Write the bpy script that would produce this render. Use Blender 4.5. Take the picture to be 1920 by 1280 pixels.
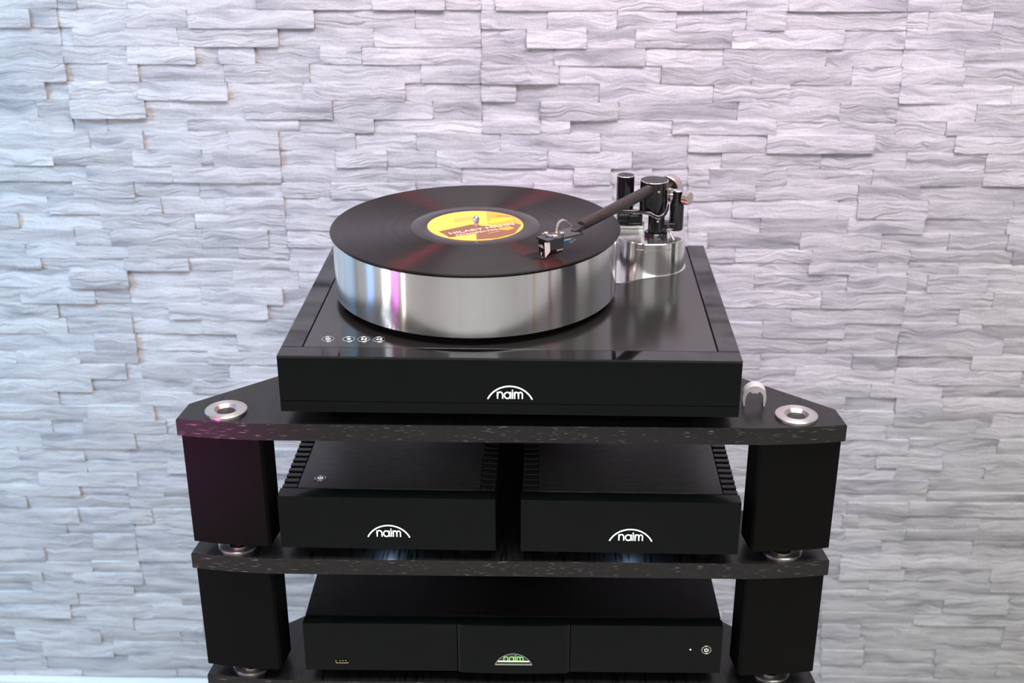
import bpy, bmesh, math, random
from mathutils import Vector, Matrix
random.seed(7)
for o in list(bpy.data.objects): bpy.data.objects.remove(o)
S = bpy.context.scene
COL = S.collection
PI = math.pi
MM = 0.001
ZO = 0.9958            # height of the turntable's deck above the floor; lengths below are in mm from its front top edge

# ------------------------------------------------------------------ camera, lights, exposure
cam = bpy.data.cameras.new('camera'); co = bpy.data.objects.new('camera', cam); COL.objects.link(co)
cam.sensor_width = 36; cam.sensor_fit = 'HORIZONTAL'; cam.lens = 2310.05 / 1920 * 36
cam.clip_start = 0.02; cam.clip_end = 50
pitch, yaw, roll = 0.4046, -0.0334, -0.0015
fw = Vector((math.sin(yaw) * math.cos(pitch), math.cos(yaw) * math.cos(pitch), -math.sin(pitch)))
rt = Vector((math.cos(yaw), -math.sin(yaw), 0)); up = rt.cross(fw)
r2 = math.cos(roll) * rt + math.sin(roll) * up; u2 = -math.sin(roll) * rt + math.cos(roll) * up
M = Matrix((r2, u2, -fw)).transposed().to_4x4()
M.translation = Vector((0.03844, -1.04772, 0.46625 + ZO)); co.matrix_world = M
cam.dof.use_dof = True; cam.dof.focus_distance = 1.24; cam.dof.aperture_fstop = 7.1
S.camera = co
S.view_settings.view_transform = 'Standard'; S.view_settings.look = 'None'
S.view_settings.gamma = 1; S.view_settings.use_curve_mapping = False
S.view_settings.exposure = 0.18
try:
    S.cycles.max_bounces = 6; S.cycles.diffuse_bounces = 3; S.cycles.glossy_bounces = 4; S.cycles.transmission_bounces = 4
except Exception: pass
W = bpy.data.worlds.new('world'); S.world = W; W.use_nodes = True
W.node_tree.nodes['Background'].inputs[0].default_value = (0.6, 0.65, 0.7, 1)
W.node_tree.nodes['Background'].inputs[1].default_value = 0.15

def area(name, loc, target, sx, sy, power, col=(1, 1, 1), spread=None):
    l = bpy.data.lights.new(name, 'AREA'); l.shape = 'RECTANGLE'; l.size = sx; l.size_y = sy
    l.energy = power; l.color = col
    if spread: l.spread = spread
    o = bpy.data.objects.new(name, l); COL.objects.link(o); o.location = loc
    o.rotation_euler = (Vector(target) - Vector(loc)).to_track_quat('-Z', 'Y').to_euler()
    return o
def spot(name, loc, target, power, col, ang, blend=1.0, r=0.05):
    l = bpy.data.lights.new(name, 'SPOT'); l.energy = power; l.color = col; l.spot_size = ang; l.spot_blend = blend
    l.shadow_soft_size = r
    o = bpy.data.objects.new(name, l); COL.objects.link(o); o.location = loc
    o.rotation_euler = (Vector(target) - Vector(loc)).to_track_quat('-Z', 'Y').to_euler()
    return o
# ceiling panels, light bars standing along the left wall, coloured wall washers under the ceiling
area('ceiling_panel_lamp', (0.25, -0.25, 2.60), (0.25, -0.25, 0), 1.7, 0.6, 40, (1.0, 1.0, 0.965))
area('ceiling_panel_lamp', (0.0, -2.3, 2.60), (0.0, -2.3, 0), 1.8, 0.6, 22, (1.0, 1.0, 0.965))
area('magenta_light_bar', (-2.30, -1.08, 0.9), (0, -1.0, 0.9), 0.24, 1.7, 3.2, (0.95, 0.06, 0.85))
area('warm_light_bar', (-2.30, -1.50, 0.9), (0, -1.3, 0.9), 0.12, 1.7, 3.0, (1.0, 0.86, 0.66))
area('blue_light_bar', (-2.30, 0.02, 0.9), (0, 0.2, 0.9), 0.30, 1.7, 1.6, (0.16, 0.42, 1.0))
spot('magenta_floor_lamp', (-1.5, -1.9, 1.22), (-0.345, 0.02, 0.90), 260, (1.0, 0.10, 0.65), 0.13, 1.0, 0.04)  # added narrow spot that tints the left shelf corner magenta
spot('blue_wall_washer', (-2.1, -0.35, 2.15), (-1.3, 0.7, 0.95), 170, (0.14, 0.58, 1.0), 1.2)
spot('violet_wall_washer', (0.75, -0.5, 2.55), (0.38, 0.7, 1.48), 50, (0.76, 0.40, 1.0), 1.0)
spot('pink_wall_washer', (-0.25, -0.5, 2.55), (-0.1, 0.7, 1.45), 24, (1.0, 0.47, 0.76), 1.0)
for sx in (-1, 1):
    spot('red_ceiling_lamp', (sx * 1.1, 0.20, 2.60), (-0.04, 0.18, 1.07), 80, (1.0, 0.05, 0.08), 0.19, 0.4, 0.02)

# ------------------------------------------------------------------ materials
MATS = {}
class NT:
    def __init__(s, name):
        m = bpy.data.materials.new(name); m.use_nodes = True; s.m = m; s.t = m.node_tree
        s.b = s.t.nodes['Principled BSDF']
    def n(s, typ, **kw):
        x = s.t.nodes.new(typ)
        for k, v in kw.items():
            if k.startswith('i_'):
                key = k[2:]; key = int(key) if key.isdigit() else key.replace('_', ' ')
                x.inputs[key].default_value = v
            else: setattr(x, k, v)
        return x
    def l(s, a, b): s.t.links.new(a, b)
    def set(s, **kw):
        for k, v in kw.items(): s.b.inputs[k.replace('_', ' ')].default_value = v
def rgb(c): return (c[0], c[1], c[2], 1)
def plain(name, col, rough=0.5, metal=0.0, emis=None, es=0.0, aniso=0.0, spec=0.5, coat=0.0):
    t = NT(name); t.set(Base_Color=rgb(col), Roughness=rough, Metallic=metal)
    t.b.inputs['Specular IOR Level'].default_value = spec
    if emis: t.b.inputs['Emission Color'].default_value = rgb(emis); t.b.inputs['Emission Strength'].default_value = es
    if aniso:
        tg = t.n('ShaderNodeTangent', direction_type='RADIAL', axis='Z'); t.l(tg.outputs[0], t.b.inputs['Tangent'])
        t.set(Anisotropic=aniso); t.b.inputs['Anisotropic Rotation'].default_value = 0.25
    # a faint unevenness of the finish
    nz = t.n('ShaderNodeTexNoise', i_Scale=90.0, i_Detail=3.0); mr = t.n('ShaderNodeMapRange')
    mr.inputs['To Min'].default_value = max(0.0, rough * 0.9); mr.inputs['To Max'].default_value = min(1, rough * 1.12)
    tc = t.n('ShaderNodeTexCoord'); t.l(tc.outputs['Object'], nz.inputs['Vector'])
    t.l(nz.outputs[0], mr.inputs[0]); t.l(mr.outputs[0], t.b.inputs['Roughness'])
    MATS[name] = t.m; return t
plain('piano_black', (0.004, 0.004, 0.005), 0.05, spec=0.75)
plain('face_black', (0.0026, 0.0042, 0.0042), 0.10, spec=0.2)
plain('matt_black', (0.004, 0.004, 0.004), 0.5, spec=0.2)
plain('anodised_black', (0.006, 0.006, 0.007), 0.13, spec=0.85)
plain('rubber_black', (0.004, 0.004, 0.004), 0.8, spec=0.1)
plain('fin_black', (0.012, 0.012, 0.013), 0.32, spec=0.4)
plain('leg_black', (0.0035, 0.0035, 0.003), 0.5, spec=0.12)
plain('chrome', (0.86, 0.86, 0.88), 0.08, 1.0)
plain('silver_knob', (0.74, 0.63, 0.58), 0.2, 1.0)
plain('turned_silver', (0.86, 0.865, 0.88), 0.15, 1.0, aniso=0.97)
plain('pod_silver', (0.93, 0.93, 0.92), 0.16, 1.0, aniso=0.95)
plain('cup_silver', (0.76, 0.72, 0.69), 0.34, 1.0, aniso=0.7)
plain('gold', (0.85, 0.70, 0.40), 0.25, 1.0)
plain('logo_white', (0.9, 0.92, 0.95), 0.4, emis=(0.93, 0.97, 1.0), es=1.1)
plain('symbol_white', (0.8, 0.8, 0.85), 0.4, emis=(0.9, 0.94, 1.0), es=0.75)
plain('symbol_green', (0.7, 0.85, 0.6), 0.4, emis=(0.80, 1.0, 0.60), es=0.9)
plain('logo_green', (0.3, 0.6, 0.2), 0.3, emis=(0.38, 0.85, 0.28), es=0.55)
plain('dome_dark', (0.05, 0.08, 0.045), 0.15)
plain('print_white', (0.85, 0.84, 0.80), 0.45)
plain('print_brown', (0.17, 0.085, 0.03), 0.3)
plain('print_orange', (0.80, 0.36, 0.03), 0.3)
plain('print_yellow', (0.95, 0.70, 0.0), 0.3)
plain('print_olive', (0.24, 0.20, 0.04), 0.3)
plain('print_cream', (0.86, 0.62, 0.26), 0.3)
plain('panel_white', (0.82, 0.83, 0.84), 0.4)
plain('wire_blue', (0.02, 0.22, 0.75), 0.4)
plain('wire_pink', (0.75, 0.55, 0.5), 0.4)
plain('wall_paint', (0.80, 0.79, 0.76), 0.7)
plain('ceiling_paint', (0.75, 0.75, 0.74), 0.8)
plain('baseboard_white', (0.85, 0.85, 0.82), 0.5)
plain('door_dark', (0.03, 0.035, 0.05), 0.4)
plain('window_daylight', (0.8, 0.8, 0.8), 0.5, emis=(0.90, 0.95, 1.0), es=3.2)
t = plain('clip_plastic', (0.86, 0.80, 0.81), 0.35); t.b.inputs['Transmission Weight'].default_value = 0.35
t = plain('label_gold', (0.86, 0.55, 0.07), 0.3)

def floor_mat():
    t = NT('pale_floor'); tc = t.n('ShaderNodeTexCoord'); nz = t.n('ShaderNodeTexNoise', i_Scale=3.0, i_Detail=4.0)
    cr = t.n('ShaderNodeValToRGB'); cr.color_ramp.elements[0].color = (0.44, 0.435, 0.42, 1); cr.color_ramp.elements[1].color = (0.54, 0.53, 0.51, 1)
    t.l(tc.outputs['Object'], nz.inputs['Vector']); t.l(nz.outputs[0], cr.inputs[0]); t.l(cr.outputs[0], t.b.inputs['Base Color'])
    t.set(Roughness=0.4); MATS['pale_floor'] = t.m
floor_mat()

def stone_mat():
    t = NT('split_stone'); tc = t.n('ShaderNodeTexCoord'); at = t.n('ShaderNodeAttribute', attribute_name='tone')
    def math1(op, a, b=None, c=None):
        x = t.n('ShaderNodeMath', operation=op)
        for i, v in enumerate((a, b, c)):
            if v is None: continue
            if isinstance(v, (int, float)): x.inputs[i].default_value = v
            else: t.l(v, x.inputs[i])
        return x.outputs[0]
    def ramp(src, *stops):
        r = t.n('ShaderNodeValToRGB'); e = r.color_ramp.elements
        while len(e) < len(stops): e.new(0.5)
        for k, (p, c) in enumerate(stops): e[k].position = p; e[k].color = (c, c, c, 1) if isinstance(c, (int, float)) else rgb(c)
        t.l(src, r.inputs[0]); return r.outputs[0]
    sh = t.n('ShaderNodeVectorMath', operation='MULTIPLY'); sh.inputs[1].default_value = (13.0, 0.0, 5.0)
    cb = t.n('ShaderNodeCombineXYZ'); [t.l(at.outputs['Fac'], cb.inputs[i]) for i in range(3)]
    t.l(cb.outputs[0], sh.inputs[0])
    ad = t.n('ShaderNodeVectorMath', operation='ADD'); t.l(tc.outputs['Object'], ad.inputs[0]); t.l(sh.outputs[0], ad.inputs[1])
    wz = t.n('ShaderNodeTexNoise', i_Scale=16.0, i_Detail=2.0); t.l(ad.outputs[0], wz.inputs['Vector'])     # gentle bending of the layers
    ws = t.n('ShaderNodeVectorMath', operation='SCALE'); ws.inputs['Scale'].default_value = 0.03; t.l(wz.outputs['Color'], ws.inputs[0])
    a2 = t.n('ShaderNodeVectorMath', operation='ADD'); t.l(ad.outputs[0], a2.inputs[0]); t.l(ws.outputs[0], a2.inputs[1])
    def streak(sc, det, ro, dis):
        mp = t.n('ShaderNodeMapping'); mp.inputs['Scale'].default_value = sc; t.l(a2.outputs[0], mp.inputs[0])
        n = t.n('ShaderNodeTexNoise', i_Scale=1.0, i_Detail=det, i_Roughness=ro, i_Distortion=dis); t.l(mp.outputs[0], n.inputs['Vector']); return n.outputs[0]
    lay = streak((14.0, 40.0, 150.0), 4.0, 0.68, 0.0)      # fine cleavage layers
    pat = streak((5.0, 10.0, 40.0), 3.0, 0.55, 0.0)        # cloudy grey patches
    crk = streak((4.5, 10.0, 44.0), 2.5, 0.6, 0.0)         # cleavage steps
    prs = streak((7.0, 12.0, 22.0), 2.0, 0.5, 0.0)
    fin = t.n('ShaderNodeTexNoise', i_Scale=360.0, i_Detail=2.0, i_Roughness=0.7); t.l(tc.outputs['Object'], fin.inputs['Vector'])
    step = ramp(math1('ABSOLUTE', math1('SUBTRACT', crk, 0.5)), (0.0, 0.0), (0.030, 1.0))
    pres = ramp(prs, (0.50, 1.0), (0.58, 0.0))
    line = math1('MAXIMUM', step, pres)                    # 0 in a cleavage step, 1 elsewhere
    c1 = ramp(pat, (0.32, (0.41, 0.415, 0.435)), (0.46, (0.62, 0.62, 0.625)), (0.66, (0.73, 0.725, 0.715)))
    c2 = ramp(lay, (0.30, 0.66), (0.52, 1.0)); c3 = ramp(line, (0.0, 0.75), (1.0, 1.0)); c4 = ramp(fin.outputs[0], (0.3, 0.88), (0.6, 1.0))
    def mul(a, c, f):
        mx = t.n('ShaderNodeMix', data_type='RGBA', blend_type='MULTIPLY'); mx.inputs[0].default_value = f
        t.l(a, mx.inputs[6]); t.l(c, mx.inputs[7]); return mx.outputs[2]
    col = mul(mul(mul(c1, c2, 0.75), c3, 0.8), c4, 1.0)
    tv = t.n('ShaderNodeMapRange'); tv.inputs['To Min'].default_value = 0.90; tv.inputs['To Max'].default_value = 1.10
    t.l(at.outputs['Fac'], tv.inputs[0])
    m2 = t.n('ShaderNodeVectorMath', operation='SCALE'); t.l(col, m2.inputs[0]); t.l(tv.outputs[0], m2.inputs['Scale'])
    t.l(m2.outputs[0], t.b.inputs['Base Color'])
    hgt = math1('MULTIPLY_ADD', fin.outputs[0], 0.22, lay)
    hgt = math1('MULTIPLY_ADD', pat, 1.5, hgt)
    hgt = math1('MULTIPLY_ADD', line, 0.3, hgt)
    bp = t.n('ShaderNodeBump', i_Strength=0.6, i_Distance=0.004); t.l(hgt, bp.inputs['Height'])
    t.l(bp.outputs[0], t.b.inputs['Normal']); t.set(Roughness=0.8); t.b.inputs['Specular IOR Level'].default_value = 0.2
    MATS['split_stone'] = t.m
stone_mat()

def ash_mat(name, scale, lo, hi, base, fleck, rough, bump=0.0):
    t = NT(name); tc = t.n('ShaderNodeTexCoord'); mp = t.n('ShaderNodeMapping'); mp.inputs['Scale'].default_value = scale
    t.l(tc.outputs['Object'], mp.inputs[0])
    nz = t.n('ShaderNodeTexNoise', i_Scale=1.0, i_Detail=1.5, i_Roughness=0.5, i_Distortion=0.0); t.l(mp.outputs[0], nz.inputs['Vector'])
    cr = t.n('ShaderNodeValToRGB'); e = cr.color_ramp.elements
    e[0].position = lo; e[0].color = rgb(base); e[1].position = hi; e[1].color = rgb(fleck)
    t.l(nz.outputs[0], cr.inputs[0]); t.l(cr.outputs[0], t.b.inputs['Base Color']); t.set(Roughness=rough)
    t.b.inputs['Specular IOR Level'].default_value = 0.45
    if bump:
        bp = t.n('ShaderNodeBump', i_Strength=bump, i_Distance=0.001); bp.invert = True
        t.l(cr.outputs[0], bp.inputs['Height']); t.l(bp.outputs[0], t.b.inputs['Normal'])
    MATS[name] = t.m
ash_mat('ash_edge', (80.0, 30.0, 950.0), 0.635, 0.71, (0.016, 0.015, 0.0145), (0.20, 0.19, 0.18), 0.45)
ash_mat('ash_top', (330.0, 26.0, 330.0), 0.52, 0.64, (0.010, 0.010, 0.010), (0.001, 0.001, 0.001), 0.33, 0.8)

def brushed(name, scale, c0, c1, rough, spec=0.5):
    t = NT(name); tc = t.n('ShaderNodeTexCoord'); mp = t.n('ShaderNodeMapping'); mp.inputs['Scale'].default_value = scale
    t.l(tc.outputs['Object'], mp.inputs[0]); nz = t.n('ShaderNodeTexNoise', i_Scale=1.0, i_Detail=3.0); t.l(mp.outputs[0], nz.inputs['Vector'])
    cr = t.n('ShaderNodeValToRGB'); cr.color_ramp.elements[0].color = rgb(c0); cr.color_ramp.elements[1].color = rgb(c1)
    cr.color_ramp.elements[0].position = 0.3; cr.color_ramp.elements[1].position = 0.75
    t.l(nz.outputs[0], cr.inputs[0]); t.l(cr.outputs[0], t.b.inputs['Base Color'])
    bp = t.n('ShaderNodeBump', i_Strength=0.06, i_Distance=0.0005); t.l(nz.outputs[0], bp.inputs['Height']); t.l(bp.outputs[0], t.b.inputs['Normal'])
    t.set(Roughness=rough); t.b.inputs['Specular IOR Level'].default_value = spec; MATS[name] = t.m
brushed('deck_satin', (30.0, 1500.0, 30.0), (0.012, 0.0115, 0.011), (0.022, 0.021, 0.020), 0.17, 1.0)
brushed('cover_satin', (90.0, 700.0, 90.0), (0.006, 0.007, 0.006), (0.055, 0.055, 0.048), 0.33, 0.6)

def vinyl():
    t = NT('vinyl'); tg = t.n('ShaderNodeTangent', direction_type='RADIAL', axis='Z'); t.l(tg.outputs[0], t.b.inputs['Tangent'])
    t.set(Base_Color=(0.008, 0.008, 0.0085, 1), Roughness=0.45, Anisotropic=1.0); t.b.inputs['Anisotropic Rotation'].default_value = 0.25
    tc = t.n('ShaderNodeTexCoord'); ln = t.n('ShaderNodeVectorMath', operation='LENGTH')
    sp = t.n('ShaderNodeSeparateXYZ'); cb = t.n('ShaderNodeCombineXYZ'); t.l(tc.outputs['Object'], sp.inputs[0])
    t.l(sp.outputs[0], cb.inputs[0]); t.l(sp.outputs[1], cb.inputs[1]); t.l(cb.outputs[0], ln.inputs[0])
    nz = t.n('ShaderNodeTexNoise', noise_dimensions='1D', i_Scale=160.0, i_Detail=2.0); t.l(ln.outputs['Value'], nz.inputs['W'])
    cr = t.n('ShaderNodeMapRange'); cr.inputs['To Min'].default_value = 0.40; cr.inputs['To Max'].default_value = 0.48
    t.l(nz.outputs[0], cr.inputs[0]); t.l(cr.outputs[0], t.b.inputs['Roughness']); t.b.inputs['Specular IOR Level'].default_value = 0.3
    t.b.inputs['Coat Weight'].default_value = 0.08; t.b.inputs['Coat Roughness'].default_value = 0.06; MATS['vinyl'] = t.m
vinyl()
plain('vinyl_smooth', (0.012, 0.012, 0.013), 0.16, spec=0.42)
def carbon():
    t = NT('carbon_weave'); tc = t.n('ShaderNodeTexCoord')
    ck = t.n('ShaderNodeTexVoronoi', i_Scale=620.0); t.l(tc.outputs['Object'], ck.inputs['Vector'])
    cr = t.n('ShaderNodeValToRGB'); cr.color_ramp.elements[0].color = (0.035, 0.031, 0.027, 1); cr.color_ramp.elements[1].color = (0.006, 0.006, 0.006, 1)
    cr.color_ramp.elements[0].position = 0.25; cr.color_ramp.elements[1].position = 0.6
    t.l(ck.outputs['Distance'], cr.inputs[0]); t.l(cr.outputs[0], t.b.inputs['Base Color'])
    bp = t.n('ShaderNodeBump', i_Strength=0.35, i_Distance=0.0004); t.l(ck.outputs['Distance'], bp.inputs['Height']); t.l(bp.outputs[0], t.b.inputs['Normal'])
    t.set(Roughness=0.42); MATS['carbon_weave'] = t.m
carbon()

# ------------------------------------------------------------------ mesh helpers (mm in, metres out)
ORG = {}
def setp(o, label=None, cat=None, group=None, kind=None):
    if label: o['label'] = label
    if cat: o['category'] = cat
    if group: o['group'] = group
    if kind: o['kind'] = kind
    return o
def thing(name, label, cat, loc, group=None, rz=0.0):
    o = bpy.data.objects.new(name, None); COL.objects.link(o); o.empty_display_size = 0.02
    o.location = (loc[0] * MM, loc[1] * MM, loc[2] * MM + ZO); o.rotation_euler = (0, 0, rz)
    ORG[o.name] = Vector(loc); return setp(o, label, cat, group)
def obj(name, bm, mat, parent=None, smooth=False, label=None, org=None):
    """one mesh object; vertices are given in mm relative to the deck's front top edge (or to org)"""
    base = org if org is not None else (ORG[parent.name] if parent is not None else Vector((0, 0, -ZO * 1000)))
    for v in bm.verts: v.co = (v.co - base) * MM
    bmesh.ops.recalc_face_normals(bm, faces=bm.faces)
    me = bpy.data.meshes.new(name); bm.to_mesh(me); bm.free()
    for m in (mat if isinstance(mat, (list, tuple)) else [mat]): me.materials.append(MATS[m])
    if smooth is True:
        for p in me.polygons: p.use_smooth = True
    elif smooth:
        for p in me.polygons: p.use_smooth = True
        me.set_sharp_from_angle(angle=smooth)
    o = bpy.data.objects.new(name, me); COL.objects.link(o)
    if parent is not None: o.parent = parent
    ORG[o.name] = base
    if label: o['label'] = label
    return o
SM = math.radians(35)
def add_box(bm, x0, x1, y0, y1, z0, z1, bevel=0.0, seg=2, mi=0):
    r = bmesh.ops.create_cube(bm, size=1.0); vs = r['verts']
    for v in vs: v.co = Vector((x0 + (v.co.x + .5) * (x1 - x0), y0 + (v.co.y + .5) * (y1 - y0), z0 + (v.co.z + .5) * (z1 - z0)))
    if bevel:
        es = list({e for v in vs for e in v.link_edges})
        bmesh.ops.bevel(bm, geom=es, offset=bevel, segments=seg, affect='EDGES', profile=0.5)
    return bm
def box(*a, **k): return add_box(bmesh.new(), *a, **k)
def add_prism(bm, poly, z0, z1, mi_top=0):
    lo = [bm.verts.new((x, y, z0)) for x, y in poly]; hi = [bm.verts.new((x, y, z1)) for x, y in poly]
    bm.faces.new(lo[::-1]); f = bm.faces.new(hi); f.material_index = mi_top; n = len(poly)
    for i in range(n): bm.faces.new((lo[i], lo[(i + 1) % n], hi[(i + 1) % n], hi[i]))
    return bm
def prism(*a, **k): return add_prism(bmesh.new(), *a, **k)
def add_lathe(bm, prof, c=(0, 0, 0), axis=(0, 0, 1), n=48, close=True):
    """prof: (radius, height) pairs along axis from c"""
    q = Vector((0, 0, 1)).rotation_difference(Vector(axis).normalized()); C = Vector(c); rings = []
    for r, h in prof:
        if r < 1e-6: rings.append([bm.verts.new(C + q @ Vector((0, 0, h)))])
        else: rings.append([bm.verts.new(C + q @ Vector((r * math.cos(2 * PI * i / n), r * math.sin(2 * PI * i / n), h))) for i in range(n)])
    for a, b in zip(rings, rings[1:]):
        for i in range(n):
            j = (i + 1) % n
            if len(a) == 1 and len(b) == 1: continue
            if len(a) == 1: bm.faces.new((a[0], b[i], b[j]))
            elif len(b) == 1: bm.faces.new((a[i], b[0], a[j]))
            else: bm.faces.new((a[i], b[i], b[j], a[j]))
    return bm
def lathe(*a, **k): return add_lathe(bmesh.new(), *a, **k)
def cyl(r, z0, z1, c=(0, 0), b=0.4, n=48, axis=None):
    return lathe([(0, z0), (r - b, z0), (r, z0 + b), (r, z1 - b), (r - b, z1), (0, z1)], (c[0], c[1], 0), n=n)
def add_tube(bm, pts, rad, n=10, cap=True):
    pts = [Vector(p) for p in pts]; rads = rad if isinstance(rad, (list, tuple)) else [rad] * len(pts); rings = []
    prev = None
    for i, p in enumerate(pts):
        d = (pts[min(i + 1, len(pts) - 1)] - pts[max(i - 1, 0)]).normalized()
        if prev is None:
            a = d.orthogonal().normalized()
        else: a = (prev - d * prev.dot(d)).normalized()
        prev = a; b = d.cross(a)
        rings.append([bm.verts.new(p + (a * math.cos(2 * PI * k / n) + b * math.sin(2 * PI * k / n)) * rads[i]) for k in range(n)])
    for r0, r1 in zip(rings, rings[1:]):
        for k in range(n): bm.faces.new((r0[k], r0[(k + 1) % n], r1[(k + 1) % n], r1[k]))
    if cap: bm.faces.new(rings[0][::-1]); bm.faces.new(rings[-1])
    return bm
def tube(*a, **k): return add_tube(bmesh.new(), *a, **k)
def arc(cx, cz, r, a0, a1, n=14):
    return [(cx + r * math.cos(math.radians(a0 + (a1 - a0) * i / n)), cz + r * math.sin(math.radians(a0 + (a1 - a0) * i / n))) for i in range(n + 1)]
def add_ribbon(bm, pts, w, f, th=0.25):
    """flat stroke of width w along 2-D pts; f maps (u, v, depth) to a 3-D point"""
    n = len(pts); L = []; R = []
    for i in range(n):
        a = Vector(pts[max(i - 1, 0)]); b = Vector(pts[min(i + 1, n - 1)]); d = (b - a).normalized(); q = Vector((-d.y, d.x)) * w / 2
        p = Vector(pts[i]); L.append(p + q); R.append(p - q)
    vl = [[bm.verts.new(f(p.x, p.y, dp)) for p in L] for dp in (0, th)]; vr = [[bm.verts.new(f(p.x, p.y, dp)) for p in R] for dp in (0, th)]
    for i in range(n - 1):
        bm.faces.new((vl[1][i], vr[1][i], vr[1][i + 1], vl[1][i + 1])); bm.faces.new((vl[0][i], vl[0][i + 1], vr[0][i + 1], vr[0][i]))
        bm.faces.new((vl[0][i], vl[1][i], vl[1][i + 1], vl[0][i + 1])); bm.faces.new((vr[0][i], vr[0][i + 1], vr[1][i + 1], vr[1][i]))
    bm.faces.new((vl[0][0], vr[0][0], vr[1][0], vl[1][0])); bm.faces.new((vl[0][-1], vl[1][-1], vr[1][-1], vr[0][-1]))
    return bm
def copy_tree(o, parent=None):
    c = o.copy(); COL.objects.link(c); c.parent = parent
    for ch in list(o.children): copy_tree(ch, c)
    return c
def font_mesh(body, size):
    cu = bpy.data.curves.new('lettering', 'FONT'); cu.body = body; cu.size = size; cu.resolution_u = 3; cu.extrude = 0.02
    cu.align_x = 'LEFT'; o = bpy.data.objects.new('lettering', cu); COL.objects.link(o)
    dg = bpy.context.evaluated_depsgraph_get(); me = bpy.data.meshes.new_from_object(o.evaluated_get(dg))
    bm = bmesh.new(); bm.from_mesh(me); bpy.data.objects.remove(o); bpy.data.curves.remove(cu); bpy.data.meshes.remove(me)
    return bm
def naim_strokes(h):
    """the wordmark: n a i m in round monoline letters, height h, centred on u = 0, standing on v = 0"""
    k = 0.86; s = []; x = 0.0
    s.append([(x, 0), (x, 1)]); s.append([(x, .45)] + arc(x + .40, .58, .40, 180, 0) + [(x + .80, 0)]); x += 1.12
    s.append(arc(x + .42, .49, .46, 0, 360, 24)); s.append([(x + .90, 0), (x + .90, 1)]); x += 1.22
    s.append([(x, 0), (x, 1.02)]); s.append([(x, 1.14), (x, 1.32)]); x += .34
    s.append([(x, 0), (x, 1)]); s.append([(x, .5)] + arc(x + .30, .66, .30, 180, 0, 10) + [(x + .60, 0)])
    s.append([(x + .60, .5)] + arc(x + .90, .66, .30, 180, 0, 10) + [(x + 1.20, 0)]); x += 1.20
    return [[((u - x / 2) * h * k, v * h) for u, v in p] for p in s]
def naim_logo(f, parent, scale=1.0, mat='logo_white'):
    """white illuminated arch with the word under it; f maps (u, v, depth)"""
    bm = bmesh.new(); R = 23.1 * scale; half = math.degrees(math.asin(21.0 / 23.1))
    add_ribbon(bm, arc(0, 13.5 * scale - R, R, 90 + half, 90 - half, 36), 1.25 * scale, f)
    o = obj('logo_arch', bm, mat, parent)
    bm = bmesh.new()
    for p in naim_strokes(7.0 * scale): add_ribbon(bm, [(u + 0.0, v + 0.6 * scale) for u, v in p], 1.15 * scale, f)
    w = obj('logo_lettering', bm, mat, parent)
    return o, w
def power_strokes(r):
    return [arc(0, 0, r, 130, 410, 20), [(0, r * 0.15), (0, r * 1.25)]]
def button(parent, f, r, mat_sym, strokes, sw, name='button', ring_mat='chrome'):
    """round key: dark cap, bright ring and glowing sign; f maps (u, v, depth)"""
    bm = bmesh.new(); n = 32
    a = [bm.verts.new(f(r * .84 * math.cos(2 * PI * i / n), r * .84 * math.sin(2 * PI * i / n), 0.0)) for i in range(n)]
    b = [bm.verts.new(f(r * .80 * math.cos(2 * PI * i / n), r * .80 * math.sin(2 * PI * i / n), 0.5)) for i in range(n)]
    for i in range(n): bm.faces.new((a[i], a[(i + 1) % n], b[(i + 1) % n], b[i]))
    bm.faces.new(b); bm.faces.new(a[::-1])
    k = obj(name, bm, 'piano_black', parent)
    bm = bmesh.new(); prof = [(1.0, 0.0), (0.98, 0.55), (0.90, 0.75), (0.84, 0.55), (0.82, 0.0)]
    rg = [[bm.verts.new(f(r * q * math.cos(2 * PI * i / n), r * q * math.sin(2 * PI * i / n), d)) for i in range(n)] for q, d in prof]
    for p, q in zip(rg, rg[1:]):
        for i in range(n): bm.faces.new((p[i], p[(i + 1) % n], q[(i + 1) % n], q[i]))
    for p in (rg[-1],):
        for i in range(n): bm.faces.new((p[i], p[(i + 1) % n], rg[0][(i + 1) % n], rg[0][i]))
    obj('button_ring', bm, ring_mat, k, smooth=True)
    bm = bmesh.new()
    for s in strokes: add_ribbon(bm, s, sw, lambda u, v, d: f(u, v, d + 0.5), 0.15)
    obj('button_sign', bm, mat_sym, k)
    return k

# ------------------------------------------------------------------ the room
FLOOR = -ZO * 1000; CEIL = FLOOR + 2650; RX = 2400; RYF = -3600; WALL = 702
def struct(name, bm, mat): return setp(obj(name, bm, mat), kind='structure')
struct('floor', box(-RX - 100, RX + 100, RYF - 100, WALL + 100, FLOOR - 60, FLOOR), 'pale_floor')
struct('ceiling', box(-RX - 100, RX + 100, RYF - 100, WALL + 100, CEIL, CEIL + 60), 'ceiling_paint')
struct('wall_left', box(-RX - 100, -RX, RYF, WALL, FLOOR, CEIL), 'wall_paint')
struct('wall_right', box(RX, RX + 100, RYF, WALL, FLOOR, CEIL), 'wall_paint')
struct('wall_front', box(-RX - 100, RX + 100, RYF - 100, RYF, FLOOR, CEIL), 'wall_paint')
wall = struct('wall_back', box(-RX - 100, RX + 100, WALL, WALL + 100, FLOOR, CEIL), 'split_stone')
bm = box(-RX, RX, 676, WALL, FLOOR, FLOOR + 64.0, bevel=1.5); struct('baseboard_back', bm, 'baseboard_white')
w = struct('window_1', box(-RX, -RX + 12, -870, -560, FLOOR + 40, FLOOR + 2100), 'window_daylight')
bm = bmesh.new()
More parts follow.
